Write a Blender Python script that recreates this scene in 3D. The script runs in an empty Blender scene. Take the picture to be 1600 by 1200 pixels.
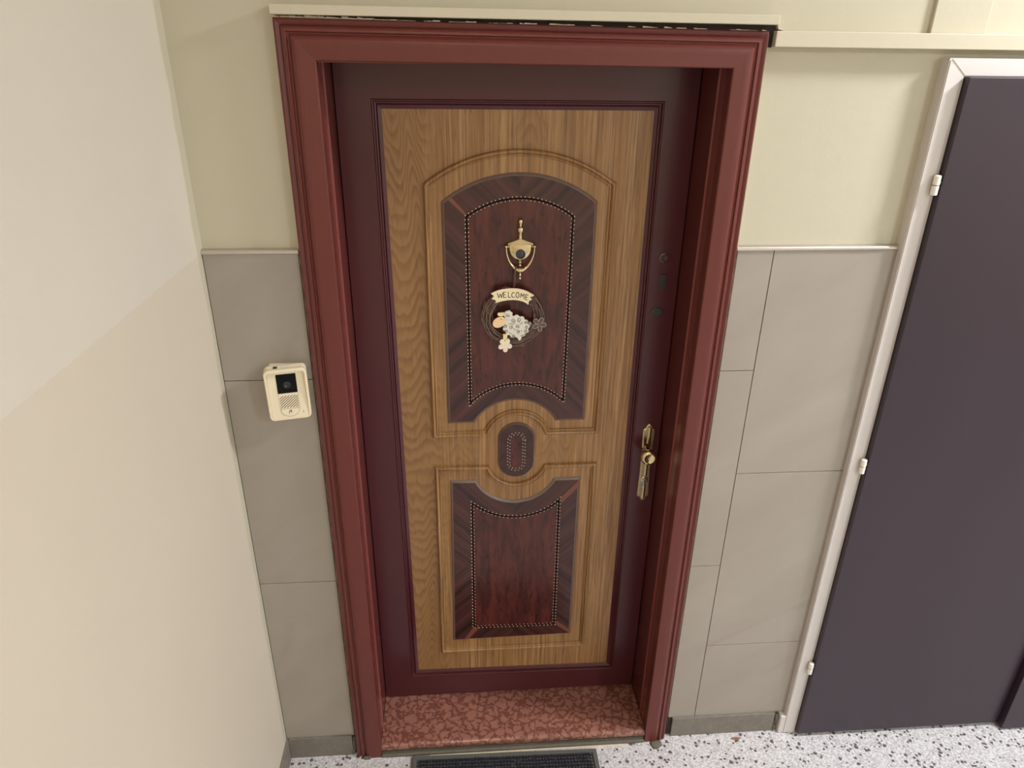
import bpy, bmesh, math, random
from mathutils import Vector, Matrix
C = bpy.context.scene.collection
S = bpy.context.scene
PI = math.pi
R = math.radians

# ------------------------------------------------------------------ camera, world, light, exposure
cd = bpy.data.cameras.new('camera'); cam = bpy.data.objects.new('camera', cd); C.objects.link(cam)
cd.sensor_width = 36.0; cd.lens = 25.247; cd.clip_start = 0.02
cam.location = (-0.14063, -1.59042, 2.03539)
cam.rotation_euler = (1.128994, -0.012852, -0.075648)
S.camera = cam
w = bpy.data.worlds.new('world'); S.world = w; w.use_nodes = True
w.node_tree.nodes['Background'].inputs[0].default_value = (0.8, 0.82, 0.9, 1)
w.node_tree.nodes['Background'].inputs[1].default_value = 0.0

def disc(name, loc, size, energy, col):
    l = bpy.data.lights.new(name, 'AREA'); l.energy = energy; l.color = col; l.shape = 'DISK'; l.size = size
    o = bpy.data.objects.new(name, l); C.objects.link(o); o.location = loc
    return o
LAMP = (2.0, -0.55, 3.03)
disc('ceiling_lamp_light', (LAMP[0], LAMP[1], LAMP[2] - 0.078), 0.36, 73.0, (0.92, 0.945, 1.0))
FILL_WARM = (-0.10, -3.20, 3.03)  # unseen lamp added as warm fill for the left side
disc('warm_fill_light', (FILL_WARM[0], FILL_WARM[1], FILL_WARM[2] - 0.078), 0.36, 18.0, (1.0, 0.87, 0.68))
FILL_COOL = (2.55, -3.30, 3.03)  # unseen lamp added as cool, even front light
disc('cool_fill_light', (FILL_COOL[0], FILL_COOL[1], FILL_COOL[2] - 0.078), 0.36, 80.0, (0.74, 0.87, 1.0))
S.view_settings.view_transform = 'Standard'; S.view_settings.look = 'None'
S.view_settings.exposure = 0.13; S.view_settings.gamma = 1.0
S.view_settings.use_curve_mapping = False
S.cycles.max_bounces = 10; S.cycles.diffuse_bounces = 6; S.cycles.glossy_bounces = 4
S.cycles.use_denoising = True
S.cycles.sample_clamp_indirect = 6.0

# ------------------------------------------------------------------ node helpers
def lin(c):
    return tuple(((v / 255) / 12.92 if v / 255 <= 0.04045 else ((v / 255 + 0.055) / 1.055) ** 2.4) for v in c)
class NM:
    def __init__(s, name, rough=0.5, spec=0.5, metal=0.0):
        s.m = bpy.data.materials.new(name); s.m.use_nodes = True; s.t = s.m.node_tree
        s.b = s.t.nodes['Principled BSDF']
        s.b.inputs['Roughness'].default_value = rough; s.b.inputs['Metallic'].default_value = metal
        s.b.inputs['Specular IOR Level'].default_value = spec
        s.tc = s.n('ShaderNodeTexCoord'); s.P = s.tc.outputs['Object']
    def n(s, t, **k):
        x = s.t.nodes.new(t)
        for a, b in k.items(): setattr(x, a, b)
        return x
    def l(s, a, b): s.t.links.new(a, b)
    def put(s, sock, v):
        if hasattr(v, 'links') or isinstance(v, bpy.types.NodeSocket): s.l(v, sock)
        else: sock.default_value = v
    def math(s, op, a, b=0.0, c=None, clamp=False):
        x = s.n('ShaderNodeMath', operation=op, use_clamp=clamp)
        s.put(x.inputs[0], a); s.put(x.inputs[1], b)
        if c is not None: s.put(x.inputs[2], c)
        return x.outputs[0]
    def xyz(s, v=None):
        x = s.n('ShaderNodeSeparateXYZ'); s.l(v or s.P, x.inputs[0]); return x.outputs
    def comb(s, x, y, z):
        c = s.n('ShaderNodeCombineXYZ')
        for i, v in enumerate((x, y, z)): s.put(c.inputs[i], v)
        return c.outputs[0]
    def scale(s, sc, v=None, loc=(0, 0, 0), rot=(0, 0, 0)):
        x = s.n('ShaderNodeMapping'); s.l(v or s.P, x.inputs[0]); x.inputs['Scale'].default_value = sc
        x.inputs['Location'].default_value = loc; x.inputs['Rotation'].default_value = rot
        return x.outputs[0]
    def noise(s, v, sc=1.0, det=3.0, rough=0.55, dist=0.0):
        x = s.n('ShaderNodeTexNoise'); s.l(v, x.inputs['Vector']); x.inputs['Scale'].default_value = sc
        x.inputs['Detail'].default_value = det; x.inputs['Roughness'].default_value = rough
        x.inputs['Distortion'].default_value = dist
        return x.outputs['Fac']
    def ramp(s, f, stops, interp='LINEAR'):
        x = s.n('ShaderNodeValToRGB'); s.l(f, x.inputs[0]); e = x.color_ramp.elements; x.color_ramp.interpolation = interp
        while len(e) < len(stops): e.new(0.5)
        for i, (p, c) in enumerate(stops):
            e[i].position = p; c = (c, c, c) if not hasattr(c, '__len__') else c
            e[i].color = (*c, 1)
        return x.outputs[0]
    def mix(s, f, a, b, mode='MIX'):
        x = s.n('ShaderNodeMix', data_type='RGBA', blend_type=mode)
        s.put(x.inputs['Factor'], f)
        for k, v in ((6, a), (7, b)):
            if isinstance(v, bpy.types.NodeSocket): s.l(v, x.inputs[k])
            else: x.inputs[k].default_value = (*v, 1)
        return x.outputs[2]
    def bump(s, h, strength=0.2, dist=0.001):
        x = s.n('ShaderNodeBump'); s.l(h, x.inputs['Height']); x.inputs['Strength'].default_value = strength
        x.inputs['Distance'].default_value = dist; s.l(x.outputs[0], s.b.inputs['Normal'])
    def col(s, c):
        if isinstance(c, bpy.types.NodeSocket): s.l(c, s.b.inputs['Base Color'])
        else: s.b.inputs['Base Color'].default_value = (*c, 1)
        return s
    def ss(s, x, a, b):
        r = s.n('ShaderNodeMapRange', interpolation_type='SMOOTHSTEP'); s.put(r.inputs[0], x)
        r.inputs[1].default_value = a; r.inputs[2].default_value = b
        return r.outputs[0]

def plain(name, c, rough=0.5, spec=0.5, metal=0.0, var=0.06, sc=60.0, bump=0.0):
    m = NM(name, rough, spec, metal)
    c = lin(c); n = m.noise(m.P, sc, 3)
    m.col(m.mix(n, tuple(v * (1 - var) for v in c), tuple(min(1, v * (1 + var)) for v in c)))
    if bump: m.bump(n, bump)
    return m.m

# ------------------------------------------------------------------ materials
def wall_mat(name, c, c2=None, zsplit=None, corner=None):
    m = NM(name, 0.62, 0.3)
    n1 = m.noise(m.P, 2.3, 4); n2 = m.noise(m.P, 260, 2); n3 = m.noise(m.P, 22, 3)
    a = lin(c)
    base = m.mix(n1, tuple(v * 0.95 for v in a), tuple(min(1, v * 1.04) for v in a))
    if c2:
        b = lin(c2); low = m.mix(n1, tuple(v * 0.95 for v in b), tuple(min(1, v * 1.04) for v in b))
        z = m.math('ADD', m.xyz()[2], m.math('MULTIPLY', m.math('SUBTRACT', m.noise(m.P, 30, 2), 0.5), 0.006))
        base = m.mix(m.ss(z, zsplit - 0.0015, zsplit + 0.0015), low, base)
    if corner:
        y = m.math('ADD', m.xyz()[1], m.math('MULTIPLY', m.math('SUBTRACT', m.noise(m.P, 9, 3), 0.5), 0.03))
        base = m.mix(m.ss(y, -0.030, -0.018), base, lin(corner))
    sp = m.noise(m.P, 21, 0)
    m.col(m.mix(m.ss(sp, 0.955, 0.965), base, lin((150, 125, 95))))
    h = m.math('ADD', m.math('MULTIPLY', n3, 1.0), m.math('MULTIPLY', n2, 0.18))
    m.bump(h, 0.22, 0.0025)
    return m.m
M = {}
M['wall_back'] = wall_mat('cream_paint', (190, 183, 162))
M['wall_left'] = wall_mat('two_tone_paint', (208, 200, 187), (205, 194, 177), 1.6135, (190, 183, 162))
M['wall_far'] = wall_mat('pale_paint', (222, 212, 194))
M['ceiling'] = wall_mat('white_paint', (232, 228, 220))
M['trim_cream'] = wall_mat('cream_gloss_paint', (198, 190, 168)); M['trim_cream'].node_tree.nodes['Principled BSDF'].inputs['Roughness'].default_value = 0.4
M['caulk'] = plain('caulk', (205, 190, 168), 0.7, var=0.2)
M['mortar'] = plain('mortar', (98, 92, 80), 0.9, var=0.3, sc=40, bump=0.6)
M['dark_gap'] = plain('dark_gap', (46, 38, 34), 0.9, var=0.4)
M['aluminium'] = plain('brushed_aluminium', (205, 198, 190), 0.30, metal=0.85)
M['grout'] = plain('grout', (96, 90, 82), 0.9)
M['white_frame'] = plain('white_enamel', (206, 199, 195), 0.35, var=0.03, sc=12)
M['hinge_white'] = plain('hinge_enamel', (232, 226, 216), 0.3, var=0.04)

def stone_tile():
    m = NM('grey_stone_tile', 0.5, 0.35)
    v = m.scale((1.0, 1.0, 1.0), rot=(0, R(38), 0))
    n1 = m.noise(m.scale((2, 2, 6), v), 1, 4, 0.55, 0.4)
    n2 = m.noise(m.scale((11, 11, 26), v), 1, 5, 0.6)
    vein = m.noise(m.scale((1.2, 1, 3.4), v, loc=(3, 0, 1)), 1, 2, 0.5, 0.6)
    d = m.math('ABSOLUTE', m.math('SUBTRACT', vein, 0.5))
    c = m.mix(n1, lin((143, 134, 123)), lin((168, 160, 151)))
    c = m.mix(m.math('MULTIPLY', n2, 0.5), c, lin((150, 141, 131)))
    c = m.mix(m.math('MULTIPLY', m.math('MULTIPLY', m.math('SUBTRACT', 1.0, m.ss(d, 0.0, 0.05)), m.ss(n1, 0.45, 0.7)), 0.3), c, lin((126, 116, 105)))
    m.col(c); m.bump(n2, 0.12, 0.001)
    return m.m
M['tile'] = stone_tile()

def base_stone():
    m = NM('grey_skirting_stone', 0.6, 0.35)
    n = m.noise(m.P, 45, 5, 0.7); n2 = m.noise(m.P, 400, 2)
    c = m.mix(n, lin((88, 82, 75)), lin((140, 132, 122)))
    m.col(m.mix(m.math('MULTIPLY', n2, 0.4), c, lin((128, 121, 112)))); m.bump(n2, 0.2)
    return m.m
M['base_stone'] = base_stone()

def terrazzo():
    m = NM('terrazzo', 0.32, 0.45)
    def vor(sc, rnd=1.0, loc=(0, 0, 0)):
        v = m.n('ShaderNodeTexVoronoi'); wv = m.n('ShaderNodeVectorMath', operation='ADD')
        nz = m.n('ShaderNodeTexNoise'); m.l(m.P, nz.inputs['Vector']); nz.inputs['Scale'].default_value = sc * 1.1
        sc2 = m.n('ShaderNodeVectorMath', operation='SCALE'); m.l(nz.outputs['Color'], sc2.inputs[0]); sc2.inputs['Scale'].default_value = 0.6 / sc
        m.l(m.scale((1, 1, 0.001), loc=loc), wv.inputs[0]); m.l(sc2.outputs[0], wv.inputs[1]); m.l(wv.outputs[0], v.inputs['Vector'])
        v.inputs['Scale'].default_value = sc; v.inputs['Randomness'].default_value = rnd
        return v
    c = m.mix(m.noise(m.P, 160, 3), lin((186, 182, 182)), lin((224, 222, 225)))
    f = vor(230.0); fr = m.n('ShaderNodeSeparateColor'); m.l(f.outputs['Color'], fr.inputs[0])
    c = m.mix(m.math('MULTIPLY', m.ss(fr.outputs[0], 0.50, 0.56), 0.6), c, lin((158, 152, 150)))
    c = m.mix(m.math('MULTIPLY', m.ss(fr.outputs[1], 0.92, 0.93), 0.6), c, lin((150, 140, 134)))
    for sc, th, size, colr, loc in ((84.0, 0.70, 0.36, (92, 86, 85), (0, 0, 0)), (64.0, 0.84, 0.30, (92, 85, 83), (3.1, 1.7, 0))):
        v = vor(sc, 1.0, loc); s = m.n('ShaderNodeSeparateColor'); m.l(v.outputs['Color'], s.inputs[0])
        pick = m.math('GREATER_THAN', s.outputs[0], th)
        ins = m.math('LESS_THAN', v.outputs['Distance'], m.math('MULTIPLY', m.math('ADD', 0.45, s.outputs[1]), size))
        c = m.mix(m.math('MULTIPLY', pick, ins), c, lin(colr))
    m.col(c)
    return m.m
M['terrazzo'] = terrazzo()

def red_paint(name, c, rough, streak=0.16, coat=0.25):
    m = NM(name, rough, 0.5)
    # brush streaks run along the member: stretch along z and along x equally by blending two noises
    nv = m.noise(m.scale((170, 60, 2.2)), 1, 4, 0.6)
    nb = m.noise(m.P, 3.2, 4, 0.55)
    a = lin(c); c1 = m.mix(m.math('ADD', m.math('MULTIPLY', nv, 0.6), m.math('MULTIPLY', nb, 0.4)), tuple(v * (1 - streak) for v in a), tuple(v * (1 + streak) for v in a))
    chip = m.ss(m.noise(m.scale((95, 95, 60)), 1, 0), 0.96, 0.97)
    m.col(m.mix(m.math('MULTIPLY', chip, 0.6), c1, lin((150, 105, 92))))
    m.bump(m.math('ADD', nv, m.math('MULTIPLY', nb, 3.0)), 0.10, 0.0015)
    m.b.inputs['Coat Weight'].default_value = coat; m.b.inputs['Coat Roughness'].default_value = 0.2; m.b.inputs['Specular IOR Level'].default_value = 0.38
    return m.m
M['casing'] = red_paint('oxblood_gloss_paint', (98, 43, 37), 0.36, 0.16, 0.12)
M['jamb'] = red_paint('oxblood_jamb_paint', (116, 56, 52), 0.24, 0.14, 0.2)
M['leaf_paint'] = red_paint('maroon_gloss_paint', (74, 30, 36), 0.26, 0.10, 0.12)

def oak(name, cathedral=True, light=1.0):
    m = NM(name, 0.36, 0.4)
    x, y, z = m.xyz()
    nA = m.noise(m.scale((9, 1, 3.2)), 1, 3); nB = m.noise(m.scale((26, 1, 6)), 1, 3)
    wob = m.math('SUBTRACT', nA, 0.5)
    grain = m.noise(m.scale((230, 20, 5.0)), 1, 3, 0.6)
    band = m.noise(m.scale((42, 6, 1.4)), 1, 3, 0.6)
    pore = m.noise(m.scale((560, 30, 16)), 1, 2, 0.5)
    L = lin((172, 133, 90)); D = lin((120, 87, 54)); K = lin((84, 55, 30))
    c = m.mix(m.ss(grain, 0.30, 0.70), D, L)
    c = m.mix(m.math('MULTIPLY', m.ss(band, 0.40, 0.62), 0.55), c, lin((140, 98, 54)))
    streak = m.noise(m.scale((95, 9, 2.6), loc=(4, 0, 9)), 1, 4, 0.65)
    c = m.mix(m.math('MULTIPLY', m.ss(streak, 0.56, 0.72), 0.5), c, lin((186, 144, 92)))
    c = m.mix(m.math('MULTIPLY', m.math('SUBTRACT', 1.0, m.ss(streak, 0.28, 0.42)), 0.6), c, lin((104, 70, 38)))
    if cathedral:
        # bookmatched flame figure: U shapes either side of a centre peak
        big = m.math('SUBTRACT', m.noise(m.scale((5, 1, 1.7), loc=(3, 0, 8)), 1, 2), 0.5)
        ph = m.math('MULTIPLY', m.math('ADD', m.math('ADD', x, 0.236), m.math('ADD', m.math('MULTIPLY', wob, 0.05), m.math('MULTIPLY', big, 0.07))), 2 * PI / 0.088)
        g = m.math('MULTIPLY', m.math('POWER', m.math('ADD', 0.5, m.math('MULTIPLY', m.math('COSINE', ph), 0.5)), 1.5), m.math('ADD', 0.085, m.math('MULTIPLY', big, 0.30)))
        f = m.math('MULTIPLY', m.math('ADD', m.math('SUBTRACT', z, g), m.math('ADD', m.math('MULTIPLY', wob, 0.15), m.math('MULTIPLY', m.math('SUBTRACT', nB, 0.5), 0.07))), 1 / 0.040)
        fr = m.math('FRACT', f)
        line = m.math('MULTIPLY', m.ss(fr, 0.15, 0.80), m.math('SUBTRACT', 1.0, m.ss(fr, 0.82, 1.0)))
        soft = m.math('MULTIPLY', line, m.math('ADD', 0.10, m.math('MULTIPLY', m.noise(m.scale((22, 1, 7), loc=(2, 0, 5)), 1, 3), 1.1)))
        edge = m.math('ADD', x, m.math('MULTIPLY', m.math('SUBTRACT', m.noise(m.scale((2, 1, 2.2), loc=(7, 0, 0)), 1, 2), 0.5), 0.06))
        mask = m.math('SUBTRACT', 1.0, m.ss(edge, -0.225, -0.165))
        # smaller flame patches beside the oval and below the top rail
        for (cx, cz, rx, rz) in ((0.13, 0.985, 0.06, 0.045), (0.04, 1.86, 0.045, 0.05), (-0.13, 0.99, 0.05, 0.05)):
            dx = m.math('DIVIDE', m.math('SUBTRACT', x, cx), rx); dz = m.math('DIVIDE', m.math('SUBTRACT', z, cz), rz)
            d = m.math('ADD', m.math('MULTIPLY', dx, dx), m.math('MULTIPLY', dz, dz))
            mask = m.math('MAXIMUM', mask, m.math('MULTIPLY', m.math('SUBTRACT', 1.0, m.ss(d, 0.3, 1.2)), 0.7))
        cath = m.mix(m.math('MULTIPLY', grain, 0.7), lin((158, 119, 76)), lin((126, 91, 55)))
        c = m.mix(m.math('MULTIPLY', mask, 0.8), c, cath)
        c = m.mix(m.math('MULTIPLY', m.math('MULTIPLY', soft, mask), 0.62, clamp=True), c, lin((100, 66, 34)))
    c = m.mix(m.math('MULTIPLY', m.ss(pore, 0.63, 0.70), 0.55), c, K)
    if light != 1.0: c = m.mix(1.0, c, (light, light, light), 'MULTIPLY')
    m.col(c); m.bump(grain, 0.07, 0.0006)
    m.b.inputs['Coat Weight'].default_value = 0.12; m.b.inputs['Coat Roughness'].default_value = 0.25
    return m.m
M['oak'] = oak('oak_veneer'); M['oak_bead'] = oak('oak_bead', False, 1.0)

def mahogany(name, xc=None, zc=0.0, c1=(58, 30, 27), c2=(98, 54, 46), c3=(46, 24, 22)):
    m = NM(name, 0.26, 0.5)
    x, y, z = m.xyz()
    if xc is None:
        n = m.noise(m.scale((46, 10, 9)), 1, 4, 0.6, 0.8); fl = m.noise(m.scale((120, 10, 26), loc=(5, 0, 2)), 1, 3, 0.6, 0.5)
        big = m.noise(m.scale((9, 3, 5)), 1, 2)
        c = m.mix(m.ss(n, 0.28, 0.72), lin(c1), lin(c2))
        c = m.mix(m.math('MULTIPLY', m.ss(big, 0.4, 0.7), 0.25), c, lin((92, 46, 38)))
        c = m.mix(m.math('MULTIPLY', m.ss(fl, 0.55, 0.70), 0.7), c, lin(c3))
    else:
        u = m.math('SUBTRACT', m.math('ABSOLUTE', m.math('SUBTRACT', z, zc)), m.math('ABSOLUTE', m.math('SUBTRACT', x, xc)))
        v = m.comb(m.math('ADD', u, m.math('MULTIPLY', m.noise(m.P, 14, 2), 0.02)), m.math('MULTIPLY', m.math('SIGN', m.math('SUBTRACT', x, xc)), 3.0), m.math('MULTIPLY', m.math('SIGN', m.math('SUBTRACT', z, zc)), 5.0))
        n = m.noise(v, 25, 3, 0.6); fine = m.noise(v, 240, 2)
        c = m.mix(m.ss(n, 0.33, 0.68), lin(c3), lin(c2))
        c = m.mix(m.math('MULTIPLY', fine, 0.35), c, lin(c1))
    m.col(c)
    m.b.inputs['Coat Weight'].default_value = 0.2; m.b.inputs['Coat Roughness'].default_value = 0.12; m.b.inputs['Specular IOR Level'].default_value = 0.4
    return m.m
M['burl'] = mahogany('mahogany_flame', c1=(56, 27, 25), c2=(92, 43, 37), c3=(36, 18, 18))
M['border_up'] = mahogany('mahogany_border', 0.017, 1.40, (58, 33, 32), (86, 48, 44), (42, 25, 26))
M['border_low'] = mahogany('mahogany_border_low', 0.017, 0.58, (58, 33, 32), (88, 50, 45), (40, 24, 26))
M['border_oval'] = mahogany('mahogany_border_oval', 0.0185, 0.99, (58, 33, 31), (70, 41, 38), (50, 29, 28))
M['sapwood'] = plain('sapwood_strip', (116, 66, 50), 0.3, var=0.2, sc=200)
M['groove_dark'] = plain('dark_groove_strip', (14, 9, 9), 0.8, 0.1)  # groove's darkness put into the colour of a flat strip
M['stud'] = plain('pewter_stud', (226, 200, 172), 0.4, metal=0.15)
M['edge'] = plain('greyish_panel_edge', (112, 92, 80), 0.4, var=0.15)  # one greyish tone along the whole bevelled edge

def brass(name, c, rough):
    m = NM(name, rough, metal=1.0)
    m.col(m.mix(m.noise(m.P, 90, 3), lin(tuple(v * 0.86 for v in c)), lin(c)))
    m.l(m.math('ADD', rough - 0.04, m.math('MULTIPLY', m.noise(m.P, 60, 2), 0.07)), m.b.inputs['Roughness'])
    return m.m
M['brass'] = brass('polished_brass', (228, 210, 168), 0.10)
M['brass_dull'] = brass('aged_brass', (206, 186, 150), 0.26)
M['chrome'] = plain('steel', (170, 165, 155), 0.25, metal=1.0)
M['black_glass'] = plain('black_glass', (6, 7, 12), 0.05, 0.18)
M['lens'] = plain('viewer_lens', (34, 40, 44), 0.12, 0.7)
M['lens_ring'] = plain('viewer_ring', (24, 28, 30), 0.35)

def marble():
    m = NM('red_marble', 0.22, 0.5)
    wv = m.n('ShaderNodeVectorMath', operation='ADD'); nz = m.n('ShaderNodeTexNoise'); m.l(m.P, nz.inputs['Vector']); nz.inputs['Scale'].default_value = 24; nz.inputs['Detail'].default_value = 4
    sc = m.n('ShaderNodeVectorMath', operation='SCALE'); m.l(nz.outputs['Color'], sc.inputs[0]); sc.inputs['Scale'].default_value = 0.06
    m.l(m.P, wv.inputs[0]); m.l(sc.outputs[0], wv.inputs[1])
    v = m.n('ShaderNodeTexVoronoi', feature='DISTANCE_TO_EDGE'); m.l(wv.outputs[0], v.inputs['Vector']); v.inputs['Scale'].default_value = 33
    n = m.noise(m.P, 26, 4); n2 = m.noise(m.P, 90, 3)
    c = m.mix(n, lin((130, 86, 74)), lin((152, 105, 90)))
    th = m.math('SUBTRACT', v.outputs['Distance'], m.math('MULTIPLY', m.ss(n2, 0.30, 0.75), 0.20))
    c = m.mix(m.math('SUBTRACT', 1.0, m.ss(th, -0.05, 0.09)), c, lin((108, 65, 55)))
    m.col(c)
    m.b.inputs['Coat Weight'].default_value = 0.2
    return m.m
M['marble'] = marble()

def brown_door():
    m = NM('brown_laminate', 0.30, 0.42)
    n = m.noise(m.scale((3, 3, 0.9)), 1, 5, 0.6); g = m.noise(m.scale((190, 60, 4)), 1, 3)
    c = m.mix(n, lin((42, 31, 40)), lin((54, 40, 51)))
    c = m.mix(m.math('MULTIPLY', g, 0.35), c, lin((46, 37, 41)))
    ch = m.ss(m.noise(m.scale((26, 20, 60), loc=(9, 0, 4)), 1, 0), 0.965, 0.97)
    m.col(m.mix(m.math('MULTIPLY', ch, 0.8), c, lin((170, 135, 130)))); m.bump(g, 0.05, 0.0005)
    return m.m
M['brown'] = brown_door()
M['plastic'] = plain('ivory_plastic', (226, 214, 186), 0.38, var=0.03, sc=20)
M['plastic_dark'] = plain('slot_shade_and_print', (70, 58, 44), 0.7)  # dark tone paints slot and seam shade; call symbol and clip share it
M['rubber'] = plain('grey_rubber', (84, 84, 80), 0.6, var=0.15)
def mat_pile():
    m = NM('charcoal_pile', 0.95, 0.1)
    n = m.noise(m.P, 500, 3); k = m.noise(m.P, 38, 4)
    c = m.mix(n, lin((26, 26, 32)), lin((58, 58, 66)))
    m.col(m.mix(m.math('MULTIPLY', m.ss(k, 0.6, 0.75), 0.5), c, lin((118, 116, 118)))); m.bump(n, 0.5)
    return m.m
M['pile'] = mat_pile()
M['twig'] = plain('brown_twig', (124, 104, 92), 0.75, var=0.35, sc=90)
M['cream_wood'] = plain('cream_painted_wood', (238, 222, 184), 0.55, var=0.05)
M['ink'] = plain('brown_ink', (74, 54, 36), 0.7)
M['wool'] = plain('white_painted_wool', (222, 218, 206), 0.6, var=0.06)
M['wool_grey'] = plain('grey_painted_wool', (150, 138, 128), 0.6)
M['peach'] = plain('peach_paint', (238, 204, 160), 0.5, var=0.03)
M['ear'] = plain('pale_yellow_paint', (232, 218, 164), 0.55)
M['curl'] = plain('grey_ink', (104, 98, 88), 0.7)
M['grey_wood'] = plain('grey_wood', (92, 76, 68), 0.6)
M['flower_edge'] = plain('pale_outline', (172, 158, 148), 0.6)
M['flower_white'] = plain('ivory_wood', (236, 220, 200), 0.55)
M['cord'] = plain('brown_twine', (104, 84, 74), 0.9, var=0.3, sc=300)
M['escutcheon'] = plain('blackened_metal', (50, 50, 46), 0.45, 0.4)
M['escutcheon_red'] = plain('maroon_cover', (74, 48, 48), 0.3)
M['flake'] = plain('brown_flake', (150, 98, 66), 0.8, var=0.3)
M['emit'] = (lambda m: (m.b.inputs['Emission Color'].__setattr__('default_value', (1, 0.93, 0.84, 1)), m.b.inputs['Emission Strength'].__setattr__('default_value', 4.0), m.m)[2])(NM('lamp_glass', 0.4))

# ------------------------------------------------------------------ mesh helpers
def link(name, bm, mat, parent=None, smooth=False, tri=False):
    if tri:
        bm.normal_update(); bmesh.ops.triangulate(bm, faces=[f for f in bm.faces if len(f.verts) > 4])
    me = bpy.data.meshes.new(name); bm.to_mesh(me); bm.free()
    o = bpy.data.objects.new(name, me); C.objects.link(o)
    if mat: me.materials.append(M[mat] if isinstance(mat, str) else mat)
    if smooth:
        for p in me.polygons: p.use_smooth = True
        if smooth != True:
            me.set_sharp_from_angle(angle=R(smooth))
    if parent:
        o.parent = parent
        o.matrix_parent_inverse = getattr(parent, '_inv', Matrix()) if False else INV.get(parent.name, Matrix())
    return o
INV = {}
def empty(name, loc=(0, 0, 0), rot=(0, 0, 0), world_children=True):
    o = bpy.data.objects.new(name, None); C.objects.link(o); o.location = loc; o.rotation_euler = rot
    o.empty_display_size = 0.05
    if world_children: INV[o.name] = Matrix.Translation(-Vector(loc))
    return o
def tag(o, label=None, cat=None, kind=None, group=None):
    for k, v in (('label', label), ('category', cat), ('kind', kind), ('group', group)):
        if v: o[k] = v
    return o
def B(): return bmesh.new()
def box(bm, x0, x1, y0, y1, z0, z1, bev=0.0, seg=2, M4=None):
    r = bmesh.ops.create_cube(bm, size=1.0); v = r['verts']
    for p in v:
        p.co = Vector(((x0 + x1) / 2 + p.co.x * (x1 - x0), (y0 + y1) / 2 + p.co.y * (y1 - y0), (z0 + z1) / 2 + p.co.z * (z1 - z0)))
    if bev:
        es = list({e for p in v for e in p.link_edges})
        nv = bmesh.ops.bevel(bm, geom=es, offset=bev, segments=seg, affect='EDGES', profile=0.5)
        v = nv['verts']
    if M4 is not None: bmesh.ops.transform(bm, matrix=M4, verts=list(v))
    return v
def area2(p): return sum(p[i][0] * p[(i + 1) % len(p)][1] - p[(i + 1) % len(p)][0] * p[i][1] for i in range(len(p))) / 2
def ccw(p): return list(p) if area2(p) > 0 else list(reversed(p))
def inset(poly, t):
    n = len(poly); out = []
    for i in range(n):
        a, b, c = Vector(poly[i - 1]), Vector(poly[i]), Vector(poly[(i + 1) % n])
        d1 = (b - a).normalized(); d2 = (c - b).normalized()
        n1 = Vector((-d1.y, d1.x)); n2 = Vector((-d2.y, d2.x))
        k = (n1 + n2); L = k.length
        k = k / L if L > 1e-6 else n1
        out.append(tuple(b + k * (t / max(0.35, k.dot(n1)))))
    return out
def ring_loft(bm, rings, close_first=False, close_last=False):
    vs = [[bm.verts.new(p) for p in r] for r in rings]; n = len(vs[0])
    for a, b in zip(vs, vs[1:]):
        for i in range(n):
            j = (i + 1) % n; bm.faces.new((a[i], a[j], b[j], b[i]))
    if close_first: bm.faces.new(list(reversed(vs[0])))
    if close_last: bm.faces.new(vs[-1])
    return vs
def loop_moulding(poly, prof, y0):
    """closed profile swept round a closed outline in the x-z plane; prof = (inward, toward the viewer)"""
    bm = B(); poly = ccw(poly)
    ring_loft(bm, [[(x, y0 - h, z) for x, z in inset(poly, t)] for t, h in prof])
    bmesh.ops.recalc_face_normals(bm, faces=bm.faces)
    return bm
def slab(poly, y0, h, ch=0.0, chw=None):
    """plate with outline poly, back at y0, front at y0-h, chamfered edge"""
    bm = B(); poly = ccw(poly); rings = [[(x, y0, z) for x, z in poly]]
    if ch:
        rings.append([(x, y0 - h + ch, z) for x, z in poly])
        rings.append([(x, y0 - h, z) for x, z in inset(poly, chw or ch)])
    else: rings.append([(x, y0 - h, z) for x, z in poly])
    ring_loft(bm, rings, True, True)
    bmesh.ops.recalc_face_normals(bm, faces=bm.faces)
    return bm
def arc_pts(x0, x1, z, h, n=18, ends=True):
    """circular arc from (x0,z) to (x1,z) rising h (negative sinks)"""
    c = abs(x1 - x0) / 2; s = 1 if h > 0 else -1; hh = abs(h); rad = (c * c + hh * hh) / (2 * hh)
    xm = (x0 + x1) / 2; zc = z + s * (hh - rad); th = math.asin(min(1, c / rad))
    if hh > rad: th = PI - th
    out = []
    for i in range(n + 1):
        a = -th + 2 * th * i / n; sx = 1 if x1 > x0 else -1
        out.append((xm + sx * rad * math.sin(a), zc + s * rad * math.cos(a)))
    return out if ends else out[1:-1]
def lathe(bm, prof, origin, axis='z', seg=24, M4=None):
    rings = []
    for r, h in prof:
        rg = []
        for i in range(seg):
            a = 2 * PI * i / seg; c, s = r * math.cos(a), r * math.sin(a)
            p = {'z': (c, s, h), 'y': (c, -h, s), 'x': (h, c, s)}[axis]
            p = Vector(p) + Vector(origin)
            rg.append(tuple(M4 @ p) if M4 is not None else tuple(p))
        rings.append(rg)
    ring_loft(bm, rings, True, True)
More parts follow.
